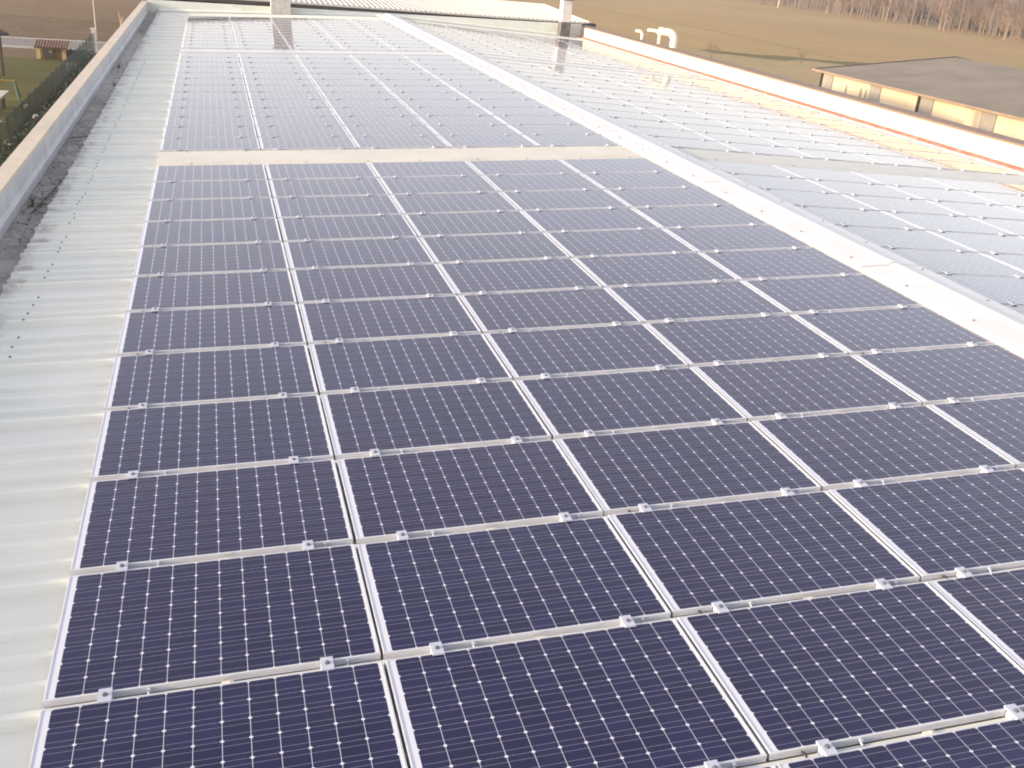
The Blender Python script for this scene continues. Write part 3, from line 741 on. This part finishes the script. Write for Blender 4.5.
# wooden poles behind the garden and against the parapet
m = MB(); m.tube([(-8.11, 89.7, GZ), (-8.2, 89.7, 0.6)], [.07, .05], 8)
tag(m.build('wooden_pole', 'pale_wood', loc=(-8.11, 89.7, GZ)), 'thin pale wooden pole standing across the road behind the fence', 'pole')
m = MB(); m.tube([(-2.0, 34.9, GZ), (-1.99, 34.7, .12), (-2.0, 34.1, .55)], [.04, .03, .015], 6); m.tube([(-1.99, 34.75, .12), (-2.0, 35.6, .28)], [.022, .01], 6)
tag(m.build('forked_stake', 'pale_wood', loc=(-2.0, 34.9, GZ)), 'pale forked stake sticking up behind the beige coping', 'stake')

# ------------------------------------------------------------------ hedges, shrubs and trees
def leafmass(m, cx, cy, z0, hx, hy, hz, n, s, rg):
    for i in range(n):
        while True:
            p = Vector((rg.uniform(-1, 1), rg.uniform(-1, 1), rg.uniform(-1, 1)))
            if p.length < 1 and p.length > .35: break
        b = .82 + .18 * math.sin(p.x * 9 + cx) * math.cos(p.y * 8 + cy)
        q = Vector((cx + p.x * hx * b, cy + p.y * hy * b, z0 + hz + p.z * hz * b))
        e1 = Vector((rg.uniform(-1, 1), rg.uniform(-1, 1), rg.uniform(-1, 1))).normalized() * s * rg.uniform(.5, 1.2); e2 = e1.orthogonal().normalized() * s * rg.uniform(.4, .9)
        m.quad(q - e1, q - e2, q + e1, q + e2)
rg = random.Random(5)
m = MB()
for x in np.arange(-8.6, -7.4, .22): leafmass(m, x, 75.4, GZ, .34, .45, .42, 130, .07, rg)
tag(m.build('hedge', 'hedge', loc=(-8, 75.4, GZ), fix=False), 'low dark green hedge between the tiled hut and the mesh fence', 'hedge')
m = MB()
for y in np.arange(26, 73, .9): leafmass(m, -6.75 + rg.uniform(-.15, .15), y, GZ, .5, .65, rg.uniform(.36, .56), 90, .10, rg)
tag(m.build('hedge', 'hedge', loc=(-6.7, 50, GZ), fix=False), 'long low dark hedge at the foot of the mesh fence', 'hedge')
def branch(m, p, d, ln, r, depth, rg, tw):
    n = 3; pts = [p]; rads = [r]; q = p.copy(); dd = d.copy()
    for i in range(n):
        dd = (dd + Vector((rg.uniform(-.16, .16), rg.uniform(-.16, .16), rg.uniform(-.02, .14)))).normalized(); q = q + dd * ln / n
        pts.append(q.copy()); rads.append(r * (1 - .62 * (i + 1) / n))
    m.tube(pts, rads, 5 if depth > 1 else 3, cap=False)
    if depth <= 0:
        for i in range(tw):
            b = pts[rg.randint(1, n)]; e = (dd + Vector((rg.uniform(-1, 1), rg.uniform(-1, 1), rg.uniform(-.3, .9)))).normalized() * ln * rg.uniform(.4, .9)
            w = e.orthogonal().normalized() * max(.012, r * .5); m.add([b - w, b + w, b + e], [(0, 1, 2)])
        return
    k = rg.randint(3, 4) if depth > 1 else 3
    for i in range(k):
        t = rg.uniform(.35, 1.0); idx = min(n - 1, int(t * n)); b = pts[idx].lerp(pts[idx + 1], t * n - idx) if t < 1 else pts[-1]
        a = rg.uniform(0, 6.28); side = (dd.orthogonal().normalized() * math.cos(a) + dd.cross(dd.orthogonal().normalized()) * math.sin(a))
        nd = (dd * rg.uniform(.55, .95) + side * rg.uniform(.4, .8) + Vector((0, 0, .2))).normalized()
        branch(m, b, nd, ln * rg.uniform(.5, .72), r * .5, depth - 1, rg, tw)
def bare_tree(h, seed, depth=2, tw=5, r=None, base=Vector((0, 0, 0))):
    rg = random.Random(seed); m = MB(); r = r or h * .014
    th = h * .8
    pts = [base + Vector((rg.uniform(-.02, .02) * h * i / 4, rg.uniform(-.02, .02) * h * i / 4, th * i / 4)) for i in range(5)]
    m.tube(pts, [r * (1 - .17 * i) for i in range(5)], 6, cap=False)
    mt = MB()
    for i in range(9):
        t = rg.uniform(.22, 1.0); idx = min(3, int(t * 4)); b = pts[idx].lerp(pts[idx + 1], t * 4 - idx); a = rg.uniform(0, 6.28)
        branch(mt, b, Vector((math.cos(a) * .7, math.sin(a) * .7, rg.uniform(.5, 1.2))).normalized(), h * rg.uniform(.18, .34) * (1.25 - .5 * t), r * .42, depth - 1, rg, tw)
    return m, mt
# the far wood: one mass of bare trees
variants = []
for s in range(5):
    a, b = bare_tree(11, 100 + s, 3, 7); b.add(a.v, a.f)
    variants.append((np.array([tuple(v) for v in b.v]), b.f))
def forest(name, mat, n, xr, yr, hr, seed, lab, cat, loc, wide=1.0):
    rg = random.Random(seed); vs = []; fs = []; k = 0
    for i in range(n):
        v, f = variants[rg.randrange(5)]; s = rg.uniform(*hr) / 11; a = rg.uniform(0, 6.28)
        x = rg.uniform(*xr); y = rg.uniform(*yr)
        x += (y - 270) * .03
        R2 = np.array([[math.cos(a), -math.sin(a), 0], [math.sin(a), math.cos(a), 0], [0, 0, 1]])
        w = (v * s) @ R2.T * np.array([wide, wide, 1]) + np.array([x, y, GZ]); vs.append(w); fs += [tuple(q + k for q in p) for p in f]; k += len(v)
    m = MB(); m.v = [tuple(p) for p in np.concatenate(vs)]; m.f = fs
    return tag(m.build(name, mat, loc=loc, fix=False), lab, cat, kind='stuff')
forest('wood', 'bark_mauve', 430, (176, 222), (150, 440), (9, 17), 21, 'wood of bare mauve brown trees along the far edge of the field', 'wood', (200, 280, GZ))
forest('scrub', 'bark_ochre', 170, (178, 218), (165, 285), (4, 9), 22, 'pale ochre bare scrub in front of the far wood', 'scrub', (190, 230, GZ), 1.5)
rg = random.Random(9)
m = MB()
for i in range(46):
    y = rg.uniform(195, 300); leafmass(m, 200 + rg.uniform(-6, 14), y, GZ, rg.uniform(2, 4), rg.uniform(2, 4), rg.uniform(1.2, 3.0), 60, .8, rg)
tag(m.build('undergrowth', 'evergreen', loc=(200, 245, GZ), fix=False), 'grey green undergrowth showing among the bare far trees', 'undergrowth', kind='stuff')
for x, y, h, seed, lab in ((191.6, 234, 7.5, 41, 'pale barked bare tree at the field edge, straight single trunk'), (190.5, 223.5, 6.5, 44, 'pale barked spreading bare tree just left of the leaning pale trunk'), (195.4, 228, 8.0, 43, 'pale barked bare tree, the taller leaning trunk before the wood')):
    a, b = bare_tree(h, seed, 3, 8, h * .03)
    t = thing('bare_tree', lab, 'tree', (x, y, GZ), 'pale barked trees at the edge of the wood')
    off = Vector((x, y, GZ)); lean = .10 if seed == 43 else 0
    for q, nm in ((a, 'trunk'), (b, 'crown')):
        q.v = [(v[0] + off.x + lean * v[2], v[1] + off.y, v[2] + off.z) for v in q.v]
        q.build(nm, 'bark_pale' if nm == 'trunk' else 'bark_ochre', t, fix=False)
for x, y, h, lab in ((172.8, 299.4, 11, 'pale utility pole at the field edge, the farthest of three'), (185.9, 261, 11, 'pale utility pole standing left of the pale barked trees'), (218.0, 248.5, 11, 'pale utility pole near the right edge beyond the bare trees')):
    t = thing('utility_pole', lab, 'utility pole', (x, y, GZ), 'utility poles along the wood')
    m = MB(); m.tube([(x, y, GZ), (x + .3, y, GZ + h)], [.24, .15], 8); m.build('pole', 'bark_pale', t)
    m = MB(); m.box(x - .6, x + 1.2, y - .06, y + .06, GZ + h - .7, GZ + h - .55); m.build('crossarm', 'dark_wood', t)
# dry bushes in the field behind the right parapet
for i, (x, y, h, lab) in enumerate(((56, 107, 1.5, 'small bare bush at the left end of the green bank'), (68, 107.5, 1.2, 'low bare bush before the middle of the green bank'), (33, 92, 3.0, 'bare shrub in the brown field behind the far chimney'))):
    t = thing('bush', lab, 'bush', (x, y, GZ)); rg = random.Random(60 + i); mm = MB()
    for k in range(7):
        a = rg.uniform(0, 6.28); branch(mm, Vector((x, y, GZ)), Vector((math.cos(a) * .5, math.sin(a) * .5, 1)).normalized(), h * rg.uniform(.5, .8), .02, 2, rg, 4)
    o = mm.build('twigs', 'bark_mauve', t, fix=False)

# ------------------------------------------------------------------ evening haze in the air
m, n, l, b = new_mat('evening_haze'); n.remove(b)
pv_ = n.new('ShaderNodeVolumePrincipled'); pv_.inputs['Color'].default_value = (0.90, 0.88, 0.90, 1); pv_.inputs['Density'].default_value = 0.00045; pv_.inputs['Anisotropy'].default_value = 0.2
l.new(pv_.outputs[0], n['Material Output'].inputs['Volume']); MAT['haze'] = m
mb = MB(); mb.box(-910, 1310, -910, 1510, GZ - 1.0, 14.0)
hz = mb.build('haze', 'haze'); hz['kind'] = 'stuff'
